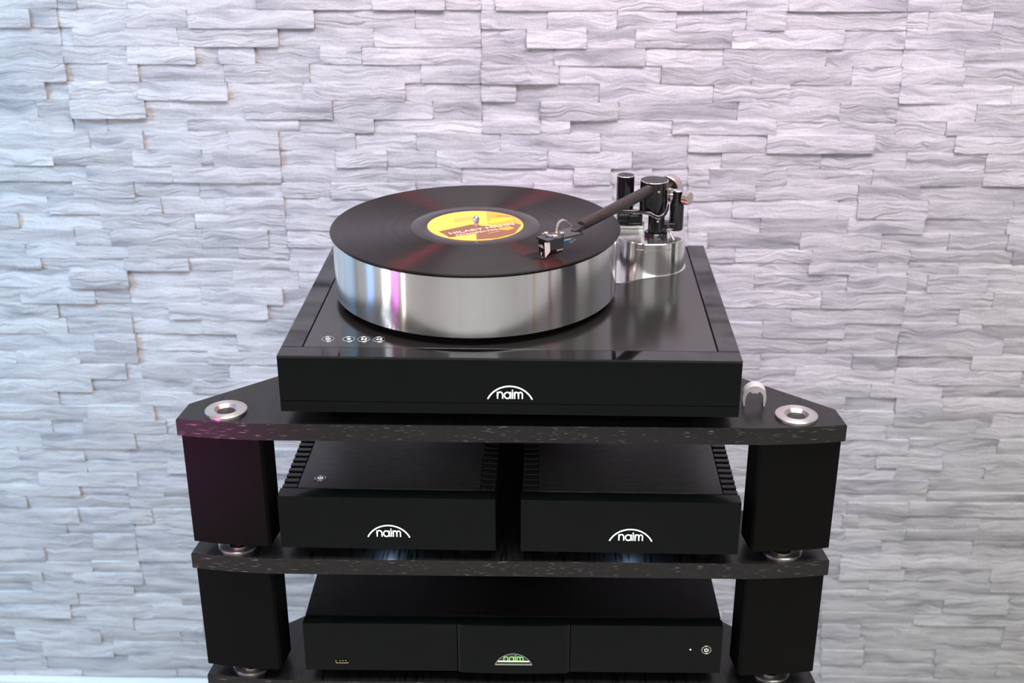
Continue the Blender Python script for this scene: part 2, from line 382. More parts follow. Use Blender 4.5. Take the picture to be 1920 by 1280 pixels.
for y0, y1, z0, z1 in ((-900, -870, 10, 2130), (-560, -530, 10, 2130), (-870, -560, 10, 40), (-870, -560, 2100, 2130)):
    add_box(bm, -RX, -RX + 30, y0, y1, FLOOR + z0, FLOOR + z1)
obj('window_frame', bm, 'panel_white', w)
d = struct('door_1', box(RX - 30, RX, -620, 60, FLOOR, FLOOR + 2050, bevel=3), 'door_dark')
obj('door_handle', tube([(RX - 30, -560, FLOOR + 1020), (RX - 75, -560, FLOOR + 1020), (RX - 75, -450, FLOOR + 1020)], 9), 'chrome', d)

plain('trim_ochre', (0.62, 0.36, 0.10), 0.5); plain('trim_wine', (0.22, 0.04, 0.05), 0.5); plain('trim_lilac', (0.55, 0.52, 0.66), 0.5)  # colours of made-up wall strips, added for the platter to reflect
for k, (y0, y1, m) in enumerate(((-2080, -1930, 'trim_ochre'), (-1180, -1090, 'trim_wine'), (-2620, -2500, 'trim_lilac'))):
    struct('trim_%d' % (k + 1), box(RX - 15, RX, y0, y1, FLOOR, FLOOR + 2300, bevel=2), m)
for k, (x0, x1, m) in enumerate(((-620, -540, 'trim_lilac'), (520, 560, 'trim_lilac'), (-1500, -1420, 'panel_white'), (1350, 1440, 'panel_white'))):  # more made-up strips behind the camera, added for reflections in the platter
    struct('trim_%d' % (k + 4), box(x0, x1, RYF, RYF + 15, FLOOR, FLOOR + 2300, bevel=2), m)

# ------------------------------------------------------------------ stone cladding: course top, course bottom, then left edge : proudness of each stone
COURSES = """242.5 217.3 -771:5 -652:5 -624:4 -555:4 -373:6 -212:6 -111:3 -61:3 -42:6 243:5 359:6 520:4 594:4
217.3 191.8 -776:8 -692:6 -654:4 -558:6 -471:6 -294:3 -153:2 -62:4 30:5 126:5 208:3 303:6 357:4 522:3 551:4 639:3
191.8 166.1 -780:4 -654:3 -636:5 -488:5 -346:2 -212:4 -62:2 1:7 85:5 152:6 285:5 439:3 523:4 653:3
166.1 141.5 -784:4 -655:5 -563:6 -465:3 -433:4 -381:2 -289:5 -230:3 -62:4 40:5 167:3 275:4 417:3 522:3 607:4
141.5 115.8 -788:6 -654:1 -593:5 -549:4 -427:6 -305:3 -148:3 -63:7 47:3 190:8 316:5 455:4 524:4 611:4
115.8 89.9 -793:7 -686:2 -654:3 -554:6 -424:3 -316:5 -170:2 -63:4 -13:2 104:4 264:6 371:3 524:4 680:3
89.9 63.7 -797:3 -703:5 -654:8 -545:3 -402:7 -275:4 -132:3 -62:1 21:6 132:4 300:5 443:5 523:3 634:6
63.7 44.2 -801:4 -654:3 -605:2 -487:5 -325:5 -217:3 -62:5 22:6 64:2 209:6 356:4 524:3 595:6
44.2 18.2 -805:6 -633:6 -554:3 -431:6 -356:4 -245:3 -157:4 -36:5 108:4 233:5 344:8 497:5 610:6
18.2 -6.5 -809:5 -690:6 -573:6 -471:5 -454:7 -356:3 -275:6 -200:5 -129:6 32:5 154:6 233:3 282:5 424:4 545:5 658:5
-6.5 -30.7 -813:4 -644:6 -517:7 -356:5 -201:4 -92:4 70:7 124:4 184:4 235:5 266:6 377:4 500:5 658:4
-30.7 -54.3 -817:2 -668:6 -576:4 -480:4 -357:5 -285:7 -160:4 12:4 128:4 236:6 334:4 482:6 570:1
-54.3 -80.6 -821:4 -709:5 -539:3 -443:6 -355:4 -224:4 238:4 302:5 455:4 483:7 585:4 707:3
-80.6 -103.9 -825:6 -757:3 -632:5 -492:4 -355:4 239:4 345:5 472:6 582:3 703:4
-103.9 -130.8 -829:4 -676:4 -621:7 -482:7 -383:5 -355:4 240:5 269:4 405:5 523:3 622:4 707:6
-130.8 -150.3 -833:4 -754:4 -598:5 -430:5 -354:4 250:6 311:5 424:4 568:4 717:6
-150.3 -169.1 -837:7 -733:4 -606:7 -507:5 -355:6 251:4 421:5 523:3 568:4 642:3
-169.1 -196.8 -840:5 -691:9 -602:3 -443:4 -342:5 252:5 342:4 481:6 569:3 599:5 688:3
-196.8 -223.0 -845:4 -774:6 -657:5 -604:4 -494:6 -368:4 253:5 445:6 569:4 700:5
-223.0 -247.8 -849:5 -719:3 -605:4 -546:7 -393:5 255:3 403:4 570:3 653:4
-247.8 -272.8 -853:6 -708:5 -605:4 -498:6 256:5 361:5 485:3 568:4 690:6
-272.8 -301.7 -858:6 -669:8 -603:3 -445:5 258:4 461:3 568:5 725:4
-301.7 -324.5 -862:5 -796:6 -695:7 -604:2 -494:5 259:5 362:4 502:5 570:3 682:6
-324.5 -350.3 -866:6 -625:3 -601:4 -462:4 260:5 417:4 569:5 761:3
-350.3 -373.6 -871:5 -683:4 -522:7 344:5 535:5 645:4
-373.6 -397.1 -874:6 -740:3 -609:5 428:6 498:2 576:6 648:4
-397.1 -423.7 -879:6 -696:7 -589:6 430:5 576:6 728:3
-423.7 -446.7 -883:4 -758:3 -706:7 -572:5 433:6 567:4 706:3
-446.7 -473.9 -887:4 -779:7 -625:5 435:6 605:4 744:5
-473.9 -499.3 -891:4 -821:4 -713:4 -639:5 437:5 557:6 661:4
-499.3 -519.1 -895:5 -712:4 439:4 590:5 730:4
-519.1 -544.0 -899:5 -794:6 -631:4 441:6 644:4
-544.0 -563.1 -903:6 -729:4 -650:5 -590:6 443:4 646:4
-563.1 -587.5 -906:6 -821:4 -650:4 445:5 521:6 619:5
-587.5 -615.2 -911:6 -738:5 -652:6 -615:4 516:6 541:4
-615.2 -635.8 -915:5 -762:4 -647:4 484:5 522:4 621:5
-635.8 -663.0 -919:5 -720:6 -648:4 486:5 584:3 731:4
-663.0 -689.4 -923:6 -806:4 -649:4 489:5 520:6 620:4
-689.4 -712.8 -927:4 -730:5 -648:4 491:5 521:6 628:4 768:5
-712.8 -734.3 -931:6 -818:3 -767:5 -645:4 493:4 572:4 771:6
-734.3 -752.7 -935:3 -839:5 -664:4 495:5 604:4 806:3
-752.7 -777.8 -938:6 -762:4 -584:5 497:4 699:6 807:4
-777.8 -803.1 -942:6 -779:4 -636:6 499:5 654:4
-803.1 -829.8 -947:3 -754:5 -673:4 502:6 568:3 808:4
-829.8 -855.7 -951:2 -885:5 -733:5 -594:4 504:5 576:3 807:4
-855.7 -886.3 -956:4 -840:5 -716:4 507:6 579:3 700:4
-886.3 -912.7 -961:6 -837:4 -693:4 510:4 703:5 807:6
-912.7 -928.9 -964:4 -898:4 -778:4 512:5 713:4"""
def tilt(x, z): return max(0.0, 2.4 + (44 - z) * 0.0143) * (x + 640) / 1220.0 * 0.9
def stone_geo(x0, x1, zt, zb, pr, V, F, T, SMO):
    """adds a split-faced stone: proud front grid with ragged relief, sides running back into the wall"""
    rnd = random.random
    g = 0.12; x0 += g; x1 -= g
    w = x1 - x0; nx = max(3, min(8, int(w / 17))); ny = 3
    tone = rnd(); yf = 696.5 - 1.25 * pr
    tiltz = random.uniform(-1.3, 1.3); tiltx = random.uniform(-1.2, 1.2)
    ridge = rnd() < 0.3; ra = random.uniform(0.2, 0.8); rs = random.uniform(-0.5, 0.5); rh = random.uniform(1.2, 3.2)
    ph = [random.uniform(0, 6.28) for _ in range(3)]
    tl = tilt((x0 + x1) / 2, zt); zt2 = zt + tl - 0.08; zb2 = zb + tl + 0.08
    b0 = len(V)
    for j in range(ny + 1):
        v = j / ny
        for i in range(nx + 1):
            u = i / nx
            y = yf + tiltz * (v - .5) * 1.3 + tiltx * (u - .5) * 1.6 + random.uniform(-0.5, 0.5)
            y += 0.9 * math.sin(ph[0] + u * 5 + v * 2) * math.sin(ph[1] + v * 4)
            if ridge and v > ra + rs * (u - .5): y += rh * min(1, (v - ra - rs * (u - .5)) * 3)
            # softened outer edges
            ez = 0.35 if (i in (0, nx) or j in (0, ny)) else 0
            y = min(y + ez, 699.5)
            rag = random.uniform(-0.25, 0.25) if j in (0, ny) and 0 < i < nx else 0
            x = x0 + w * u; z = zt2 + (zb2 - zt2) * v + rag
            if i in (0, nx) and j in (0, ny): x += (0.5 if i == 0 else -0.5); z += (-0.4 if j == 0 else 0.4)
            V.append((x, y, z)); T.append(tone)
    for j in range(ny):
        for i in range(nx):
            a = b0 + j * (nx + 1) + i; F.append((a, a + nx + 1, a + nx + 2, a + 1)); SMO.append(True)
    ring = [b0 + i for i in range(nx + 1)] + [b0 + j * (nx + 1) + nx for j in range(1, ny + 1)] + \
           [b0 + ny * (nx + 1) + i for i in range(nx - 1, -1, -1)] + [b0 + j * (nx + 1) for j in range(ny - 1, 0, -1)]
    c0 = len(V)
    for k in ring:
        p = V[k]; V.append(p); T.append(tone); V.append((p[0], 704, p[2])); T.append(tone)
    m = len(ring)
    for i in range(m):
        a, b = c0 + 2 * i, c0 + 2 * ((i + 1) % m); F.append((a, b, b + 1, a + 1)); SMO.append(False)
def stone_mesh(name, V, F, T, SMO):
    me = bpy.data.meshes.new(name)
    me.from_pydata([(x * MM, y * MM, z * MM + ZO) for x, y, z in V], [], F); me.update()
    at = me.attributes.new('tone', 'FLOAT', 'POINT'); at.data.foreach_set('value', T)
    me.polygons.foreach_set('use_smooth', SMO); me.materials.append(MATS['split_stone'])
    o = bpy.data.objects.new(name, me); COL.objects.link(o); o.parent = wall; return o
single = []; rest = []
rows = [l.split() for l in COURSES.strip().split('\n')]
for r in rows:
    zt, zb = float(r[0]), float(r[1]); st = [(float(a), int(b)) for a, b in (q.split(':') for q in r[2:])]
    xs = []
    for i, (x, p) in enumerate(st):
        nxt = st[i + 1][0] if i + 1 < len(st) else None
        if nxt is None: nxt = max(x + 60, (760 if zt > -350 else 880) + random.uniform(0, 60))
        if nxt - x > 330 and zt < -50:            # hidden stretch behind the rack
            n = max(1, round((nxt - x) / 150)); step = (nxt - x) / n
            cuts = [x] + [x + step * k + random.uniform(-30, 30) for k in range(1, n)] + [nxt]
            for k, (a, b) in enumerate(zip(cuts, cuts[1:])):
                vis = (k == 0 or k == n - 1)
                xs.append((a, b, p if vis else random.randint(3, 6), vis))
        else: xs.append((x, nxt, p, True))
    for a, b, p, vis in xs: (single if vis else rest).append((a, b, zt, zb, p))
    for sgn, x in ((-1, xs[0][0]), (1, xs[-1][1])):          # the cladding goes on past both sides of the view
        while abs(x) < 1500:
            q = x + sgn * random.uniform(70, 190)
            rest.append((min(x, q), max(x, q), zt, zb, random.randint(2, 7))); x = q
z = float(rows[0][0])
while z < 620:                                               # and on above it
    x = -1400.0
    while x < 1400:
        q = x + random.uniform(70, 190); rest.append((x, q, z + 25, z, random.randint(2, 7))); x = q
    z += 25
single.sort(key=lambda s: -(s[1] - s[0]) * (s[2] - s[3]))
rest += single[300:]; single = single[:300]
for s in single:
    V, F, T, SMO = [], [], [], []; stone_geo(*s, V, F, T, SMO); stone_mesh('stone', V, F, T, SMO)
V, F, T, SMO = [], [], [], []
for s in rest: stone_geo(*s, V, F, T, SMO)
setp(stone_mesh('stone_cladding', V, F, T, SMO), kind='stuff')

# ------------------------------------------------------------------ equipment rack: six stacked levels, each a shelf on three legs
PITCH = 153.3
half = [(0, 3.2), (120, 3.2), (200, 3.2), (245, 3.4), (265, 4.6), (285, 6.6), (305, 9.2), (323.5, 11.4), (319.8, 45.8), (238, 117), (160, 185), (118, 238), (98, 300), (88, 362), (70, 378), (40, 382)]
outline = half + [(-x, y) for x, y in half[::-1] if x > 0]
def make_level():
    t = thing('rack_level', '', 'shelf', (0, 0, 0))
    t.location = (0, 0, 0); ORG[t.name] = Vector((0, 0, 0))
    bm = bmesh.new(); add_prism(bm, outline, -18, 0, 1)
    es = [e for e in bm.edges if abs(e.verts[0].co.z - e.verts[1].co.z) < 0.01]
    bmesh.ops.bevel(bm, geom=es, offset=0.8, segments=2, affect='EDGES')
    obj('shelf_board', bm, ['ash_edge', 'ash_top'], t, smooth=math.radians(28))
    lp = [(-320.5, 15.5), (-303, 12.0), (-285, 9.6), (-265, 7.6), (-243, 6.6), (-240.5, 10), (-236.5, 40), (-244, 62), (-262, 78), (-290, 66), (-312, 48)]
    for s in (1, -1):
        lg = obj('leg', prism([(x * s, y) for x, y in lp], -140, -18), 'leg_black', t, smooth=math.radians(20))
        obj('spike', lathe([(0, -157), (1.2, -156), (7.5, -146), (7.5, -140), (0, -140)], (-278.2 * s, 28.9, 0), n=32), 'cup_silver', lg, smooth=SM)
    lg = obj('leg', prism([(44, 330), (44, 354), (26, 371), (-26, 371), (-44, 354), (-44, 330), (-24, 316), (24, 316)], -140, -18), 'leg_black', t)
    obj('spike', lathe([(0, -157), (1.2, -156), (7.5, -146), (7.5, -140), (0, -140)], (0, 344, 0), n=32), 'cup_silver', lg, smooth=SM)
    for c in ((-278.2, 28.9), (278.2, 28.9), (0, 344)):
        obj('spike_cup', lathe([(0, -9.5), (1.0, -9.3), (11.0, 2.4), (11.8, 3.0), (19.6, 3.0), (20.5, 2.4), (20.5, 0.0), (19.5, -0.5)], (c[0], c[1], 0), n=64), 'cup_silver', t, smooth=SM)
    return t
lvl_labels = ['black ash rack shelf carrying the turntable, topmost of the stack',
              'black ash rack shelf carrying the two small amplifiers, second from the top',
              'black ash rack shelf carrying the wide streamer, third from the top',
              'black ash rack shelf directly below the one carrying the streamer',
              'black ash rack shelf, second from the floor', 'black ash rack shelf, lowest of the stack, standing on the floor']
lv0 = make_level(); offs = [(0.58, 0), (-0.75, 1.4), (0.24, 3.7), (0.2, 3), (0, 3), (0, 3)]
for k in range(6):
    t = lv0 if k == 0 else copy_tree(lv0)
    t.location = (offs[k][0] * MM, offs[k][1] * MM, (-72.0 - PITCH * k) * MM + ZO); t.rotation_euler = (0, 0, 0.0104)
    setp(t, lvl_labels[k], 'shelf', 'levels of the equipment rack')
Z1, Z2, Z3 = -72.0, -72.0 - PITCH, -72.0 - 2 * PITCH

# ------------------------------------------------------------------ turntable
TT = thing('turntable', 'black turntable with thick polished silver platter and black tonearm on the top shelf', 'turntable', (0, 165, Z1))
HW, DP = 217.5, 333.0
obj('plinth_body', box(-HW, HW, 0, DP, -46.4, -2.2, bevel=0.5), 'face_black', TT)
obj('plinth_core', box(-HW + 1, HW - 1, 0.9, DP - 1, -48, -1.2), 'rubber_black', TT)
obj('plinth_skirt', box(-HW, HW, 0, DP, -58, -46.9, bevel=0.5), 'face_black', TT)
for x, y in ((-165, 48), (165, 48), (-60, 222), (60, 222)):
    obj('foot', cyl(15, -72.0, -57.5, (x, y), 1, 32), 'rubber_black', TT, smooth=SM)
obj('front_strip', box(-HW, HW, 0, 21.6, -2.2, 0, bevel=0.35), 'piano_black', TT)
for s in (-1, 1):
    obj('side_strip', box(min(s * 197.6, s * HW), max(s * 197.6, s * HW), 22.2, DP, -2.2, 0, bevel=0.35), 'piano_black', TT)
obj('deck_plate', box(-196.2, 196.2, 22.2, DP, -2.2, -0.1, bevel=0.3), 'deck_satin', TT)
naim_logo(lambda u, v, d: Vector((1.4 + u, -d, -42.0 + v)), TT)
XR, YR = -40.4, 176.2
obj('sub_platter', cyl(139, -0.1, 7.2, (XR, YR), 0.5, 96), 'rubber_black', TT, smooth=SM)  # sub-platter kept black and wide to stand for the shaded gap
obj('platter', lathe([(0, 7), (146.3, 7), (147.6, 8.0), (147.6, 68.6), (146.8, 69.4), (0, 69.4)], (XR, YR, 0), n=192), 'turned_silver', TT, smooth=SM)
obj('platter_mat', lathe([(0, 69.3), (147.0, 69.3), (147.4, 70.0), (147.0, 70.9), (0, 70.9)], (XR, YR, 0), n=128), 'matt_black', TT, smooth=SM)
obj('spindle', lathe([(0, 70.9), (3.4, 70.9), (3.4, 81.0), (2.6, 82.8), (1.0, 83.9), (0, 84.1)], (XR + 1.0, YR - 1.5, 0), n=32), 'chrome', TT, smooth=SM)
digits = {'0': [arc(0, 0, 1.5, 0, 360, 18)],
          '33': [arc(-1.6, .85, .95, 140, -90, 10) + arc(-1.6, -.95, 1.0, 90, -140, 10), arc(1.6, .85, .95, 140, -90, 10) + arc(1.6, -.95, 1.0, 90, -140, 10)],
          '45': [[(-.9, -1.9), (-.9, 1.9), (-2.9, -.7), (-.3, -.7)], [(2.7, 1.9), (.9, 1.9), (.8, .3)] + arc(1.6, -.55, 1.15, 110, -140, 12)]}
for x, st, sw in ((-175.8, power_strokes(2.1), .75), (-155.6, digits['0'], .75), (-141.2, digits['33'], .85), (-126.3, digits['45'], .7)):
    button(TT, lambda u, v, d, x=x: Vector((x + u, 41.3 + v, -0.1 + d)), 6.2, 'symbol_white', st, sw, name='speed_button' if x > -170 else 'power_button')

# tonearm base on the right
PX, PY = 149.4, 263.4
def hull_plate():
    c2 = (112.0, 232.0); pts = []
    for a in range(-70, 120, 10): pts.append((PX + 40 * math.cos(math.radians(a)), PY + 40 * math.sin(math.radians(a))))
    pts += [(118, 300), (92, 262), (96, 206), (113, 201.5), (136, 216)]
    return prism(pts, -0.1, 0.6)
obj('arm_plate', hull_plate(), 'pod_silver', TT)
obj('arm_pod', lathe([(0, 0.6), (38.6, 0.6), (38.6, 30.0), (38.0, 30.3), (38.0, 30.7), (38.6, 31.0), (38.6, 36.4), (38.0, 37.0), (0, 37.0)], (PX, PY, 0), n=128), 'pod_silver', TT, smooth=SM)
obj('pod_screw', lathe([(0, 0), (1.3, 0), (1.3, -1.0), (0.7, -1.0), (0.7, -0.2), (0, -0.2)], (141.0, 263.4 - 37.7, 26.5), (0.21, 1, 0), 20), 'chrome', TT)
obj('arm_block', box(112, 143, 279, 298, 37, 46, bevel=0.6), 'pod_silver', TT)
obj('pillar_collar', lathe([(0, 36.8), (12.4, 36.8), (12.8, 37.6), (12.8, 41.4), (11.6, 42.4), (0, 42.4)], (154, 255, 0), n=48), 'anodised_black', TT, smooth=SM)
bm = lathe([(0, 42), (8.2, 42), (8.2, 64.5), (0, 64.5)], (154, 255, 0), n=40)
for a in range(0, 360, 45): add_box(bm, 154 + 8.0 * math.cos(math.radians(a)) - .9, 154 + 8.0 * math.cos(math.radians(a)) + .9, 255 + 8.0 * math.sin(math.radians(a)) - .9, 255 + 8.0 * math.sin(math.radians(a)) + .9, 43, 63)
obj('pillar', bm, 'anodised_black', TT, smooth=SM)
obj('pillar_screw', box(153.5, 156, 245.6, 247, 56, 58.4, bevel=.3), 'chrome', TT)
def capped(name, x, y, r, z0, z1):
    b = obj(name, lathe([(0, z0), (r - .5, z0), (r, z0 + .5), (r, z1 - 0.7), (r - 0.1, z1 - 0.6), (0, z1 - 0.6)], (x, y, 0), n=64), 'anodised_black', TT, smooth=SM)
    obj('bright_rim', lathe([(r, z1 - 0.8), (r + .02, z1 - 0.4), (r - 0.7, z1 + .05), (r - 0.75, z1 - 0.6)], (x, y, 0), n=64), 'chrome', b, smooth=True)
    obj('top_disc', lathe([(r - .7, z1 - .05), (1.2, z1 - .02), (1.0, z1 - .5), (0, z1 - .5)], (x, y, 0), n=64), 'fin_black', b, smooth=SM)
    return b
hb = capped('bearing_housing', 150.5, 262, 15.4, 64, 99)
obj('housing_screw', lathe([(0, 0), (1.5, 0), (1.5, -.7), (.8, -.9), (0, -.9)], (154.4, 262 - 14.9, 89.5), (-.25, 1, 0), 20), 'chrome', hb)
capped('lift_cylinder', 119.6, 268, 9.7, 58, 102.7)
bm = box(111, 139, 256, 274, 47, 61, bevel=1.5); add_box(bm, 112.5, 121, 254.5, 257, 54, 60, bevel=.5); add_box(bm, 124, 137, 254.5, 257, 51, 60, bevel=.5)
obj('lift_bracket', bm, 'anodised_black', TT)
obj('lift_bar', tube([(113, 250, 66.2), (122, 247, 67.4), (131, 245.5, 67.6), (140, 244.5, 67.2), (146, 243.6, 66.4), (150.5, 243, 63.6), (155, 243, 62.0), (159.5, 243.5, 63.8), (162.5, 245, 67.0), (164.4, 247.5, 71.5), (165, 250, 75)], [2.2, 2.2, 2.2, 2.2, 2.4, 2.6, 2.6, 2.5, 2.3, 2.1, 1.9], 12), 'anodised_black', TT, smooth=SM)
obj('bias_link', box(158, 180, 255, 268, 44, 52, bevel=1.5), 'anodised_black', TT)
bp = obj('bias_post', lathe([(0, 42.5), (7.0, 42.5), (7.8, 43.6), (7.8, 70.5), (7.2, 73.0), (5.6, 76), (5.2, 78), (5.2, 86.5), (0, 86.5)], (176.5, 262, 0), n=40), 'anodised_black', TT, smooth=SM)
obj('post_cap', lathe([(5.25, 86.3), (5.3, 87.3), (4.6, 87.6), (0, 86.4)], (176.5, 262, 0), n=40), 'chrome', bp, smooth=True)
ax = Vector((0.84, -0.54, -0.03)).normalized()
kc = Vector((176.5, 262, 80.6))
obj('bias_rod', tube([kc - ax * 9, kc + ax * 12], 1.6, 12), 'chrome', TT, smooth=SM)
for s in (1, -1):
    a = kc + ax * (s * 7.5)
    obj('bias_weight', lathe([(0, 0), (6.9, 0), (7.4, .5), (7.4, 7.6), (6.9, 8.1), (0, 8.1)], a, ax * s, 40), 'silver_knob', TT, smooth=SM)
ad = Vector((76.9, 135.5, -2.6)).normalized()
cw = Vector((166.5, 290, 80.0))
obj('counterweight', lathe([(0, 0), (14.2, 0), (15.0, .8), (15.0, 13), (14.2, 13.8), (0, 13.8)], cw, ad, 56), 'silver_knob', TT, smooth=SM)
obj('rear_stub', tube([Vector((155, 270, 86)), cw + ad * 3], 4.2, 16), 'anodised_black', TT, smooth=SM)
obj('locking_lever', tube([(163.5, 246, 46.5), (167.2, 240, 47.6), (172.4, 236, 38.8)], [1.0, 1.2, 1.5], 12), 'chrome', TT, smooth=SM)
A0 = Vector((147, 254, 90.6)); A1 = Vector((68.0, 114.6, 93.2)); dd = (A1 - A0).normalized()
tubeo = obj('arm_tube', tube([A0, A0 + (A1 - A0) * .3, A0 + (A1 - A0) * .7, A1, A1 + dd * 1.2], [6.3, 6.2, 5.6, 5.2, 4.8], 28), 'carbon_weave', TT, smooth=SM)
sn = Vector((-dd.y, dd.x, 0)).normalized()
bm = bmesh.new(); sec = []
for k, hw, zt_, zb_ in ((-2, 4.6, 96.4, 90.6), (5, 4.2, 95.0, 90.5), (11, 3.4, 93.2, 91.6), (16, 3.0, 92.6, 91.8)):
    p = A1 + dd * k; sec.append([bm.verts.new((p.x + sn.x * s * hw, p.y + sn.y * s * hw, z)) for s, z in ((-1, zb_), (1, zb_), (1, zt_), (-1, zt_))])
for r0, r1 in zip(sec, sec[1:]):
    for k in range(4): bm.faces.new((r0[k], r0[(k + 1) % 4], r1[(k + 1) % 4], r1[k]))
bm.faces.new(sec[0][::-1]); bm.faces.new(sec[-1])
obj('tube_end', bm, 'anodised_black', tubeo)
PZ = 92.0
hs = obj('headshell', prism([(23.9, 81.9), (34.8, 70.2), (70.0, 94.4), (66, 106), (56.5, 112.5)], PZ - 1.6, PZ), 'anodised_black', TT)
fd = Vector((35.2, 24.2, 0)).normalized(); sd = Vector((-fd.y, fd.x, 0))     # along and across the cartridge
Q = Vector((32.0, 69.6, 0))
def cp(a, s, z): return Q + fd * a + sd * s + Vector((0, 0, z))
bm = bmesh.new()
fr = [(0, 0), (0, 10.0), (23.5, 10.0), (23.5, 0)]
lo = [bm.verts.new(cp(a + (1.0 if a == 0 else -2.0), s, 75.2 if a == 0 else 77.5)) for a, s in fr]; hi = [bm.verts.new(cp(a, s, PZ - 1.5)) for a, s in fr]
bm.faces.new(lo[::-1]); bm.faces.new(hi)
for i in range(4): bm.faces.new((lo[i], lo[(i + 1) % 4], hi[(i + 1) % 4], hi[i]))
ct = obj('cartridge', bm, 'piano_black', TT)
def plate(pts, mat, name, par, s0=-0.05, s1=-0.55):
    bm = bmesh.new(); a = [bm.verts.new(cp(p, s0, z)) for p, z in pts]; b = [bm.verts.new(cp(p, s1, z)) for p, z in pts]
    bm.faces.new(a); bm.faces.new(b[::-1]); n = len(pts)
    for i in range(n): bm.faces.new((a[i], a[(i + 1) % n], b[(i + 1) % n], b[i]))
    return obj(name, bm, mat, par)
plate([(0.2, 90.0), (6.2, 90.0), (6.6, 80.0), (1.0, 75.0)], 'panel_white', 'white_cheek', ct)
bm = bmesh.new()
for i in range(5): add_ribbon(bm, [(14.6 + i * 1.5, 79.2 + i * .05), (15.7 + i * 1.5, 79.2 + i * .05), (15.7 + i * 1.5, 80.4), (14.6 + i * 1.5, 80.4)], .35, lambda u, v, d: cp(u, -.1 - d, v), .1)
obj('cartridge_lettering', bm, 'print_white', ct)
naim_logo(lambda u, v, d: cp(-.12 - d * .4, 5.0 - u, 84.0 + v), ct, 0.21, 'print_white')
obj('stylus_mark', tube([cp(-.1, 4.6, 76.4), cp(-.2, 4.6, 79.2)], .55, 8), 'print_white', ct)
obj('stylus', tube([cp(3, 5, 76), cp(1.2, 5, 73.1)], .4, 8), 'chrome', ct)
for i, (s, m) in enumerate(((1.4, 'panel_white'), (3.2, 'wire_blue'), (5.2, 'wire_blue'), (7.2, 'wire_pink'))):
    z = 88.4 if i == 0 else 85.0
    obj('lead_pin', tube([cp(23, s, z), cp(31.5 - i, s, z + .3)], 1.5, 12), m, ct, smooth=SM)
for i in range(3):
    obj('lead_wire', tube([cp(30, 2 + 1.6 * i, 86), cp(33 + i, 1.5 + 1.2 * i, 83.4 + .6 * i), cp(36.5 + i, 2.5, 85.5), cp(36 + i, 4, 89.2), cp(31, 5, 90.4)], .28, 6), ('wire_pink', 'panel_white', 'wire_pink')[i], ct, smooth=SM)
# finger lift, its strip and the screws
bm = bmesh.new(); a, b = Vector((30.2, 91.2, 0)), Vector((44.2, 77.9, 0)); dv = (b - a).normalized(); nv = Vector((-dv.y, dv.x, 0)) * 2.0
for z0, z1 in ((PZ, PZ + .8),):
    q = [a - nv, b - nv, b + nv, a + nv]; add_prism(bm, [(p.x, p.y) for p in q], z0, z1)
st = obj('lift_strip', bm, 'silver_knob', hs)
prof = [(0, 0), (0, 5), (.4, 10), (1.6, 14.0), (4.0, 16.6), (7.0, 17.2), (10.0, 15.6), (12.5, 13.0), (14.6, 10.6)]
bm = bmesh.new(); base = Vector((43.8, 78.6, PZ + .3)); fdir = Vector((.93, .36, 0)).normalized(); wdir = Vector((-.36, .93, 0)) * 2.2
sec = []
for i, (u, v) in enumerate(prof):
    p = base + fdir * u + Vector((0, 0, v)); w = wdir * (1.0 if i < 6 else 1.15)
    pa = prof[max(i - 1, 0)]; pb = prof[min(i + 1, len(prof) - 1)]; tn = Vector((pb[0] - pa[0], pb[1] - pa[1])).normalized(); nr = fdir * -tn.y + Vector((0, 0, tn.x))
    sec.append([bm.verts.new(p + w * s + nr * h) for s, h in ((-1, 0), (1, 0), (1, .55), (-1, .55))])
for r0, r1 in zip(sec, sec[1:]):
    for k in range(4): bm.faces.new((r0[k], r0[(k + 1) % 4], r1[(k + 1) % 4], r1[k]))
bm.faces.new(sec[0][::-1]); bm.faces.new(sec[-1])
obj('finger_lift', bm, 'silver_knob', hs, smooth=math.radians(40))
for x, y in ((33.6, 88.2), (41.6, 79.8), (48.9, 88.6)):
    obj('screw', lathe([(0, PZ), (2.3, PZ), (2.3, PZ + 2.6), (1.9, PZ + 3.0), (1.1, PZ + 3.0), (1.0, PZ + 1.6), (0, PZ + 1.6)], (x, y, 0), n=20), 'chrome', hs, smooth=SM)

# ------------------------------------------------------------------ record on the platter
RC = thing('vinyl_record', 'black vinyl record with gold and brown paper label lying on the silver platter', 'record', (XR, YR, 70.9))
obj('grooved_disc', lathe([(0, 70.9), (149.9, 70.9), (150.5, 71.9), (149.9, 72.9), (146.5, 72.7), (67.0, 72.7), (66.6, 72.75), (0, 72.75)], (XR, YR, 0), n=192), 'vinyl', RC, smooth=SM)
obj('run_out_band', lathe([(67.0, 72.71), (66.8, 72.82), (50.2, 72.82), (50.0, 72.75)], (XR, YR, 0), n=128), 'vinyl_smooth', RC, smooth=SM)
lb = obj('paper_label', lathe([(50.0, 72.7), (49.9, 72.95), (0, 72.95)], (XR, YR, 0), n=96), 'label_gold', RC)
def clip50(p):
    r = math.hypot(*p); k = min(1.0, 49.2 / r) if r > 0 else 1; return (p[0] * k, p[1] * k)
def patch(name, pts, mat, lift):
    bm = bmesh.new(); poly = []
    for i in range(len(pts)):
        a, b = pts[i], pts[(i + 1) % len(pts)]
        for k in range(4): poly.append(clip50((a[0] + (b[0] - a[0]) * k / 4, a[1] + (b[1] - a[1]) * k / 4)))
    add_prism(bm, [(XR + x, YR + y) for x, y in poly], 72.93, 72.96 + lift)
    return obj(name, bm, mat, lb)
patch('print_patch', [(9, 49), (12.6, 2), (22, -1), (49, 8), (46, 22), (36, 36), (22, 46)], 'print_orange', .01)
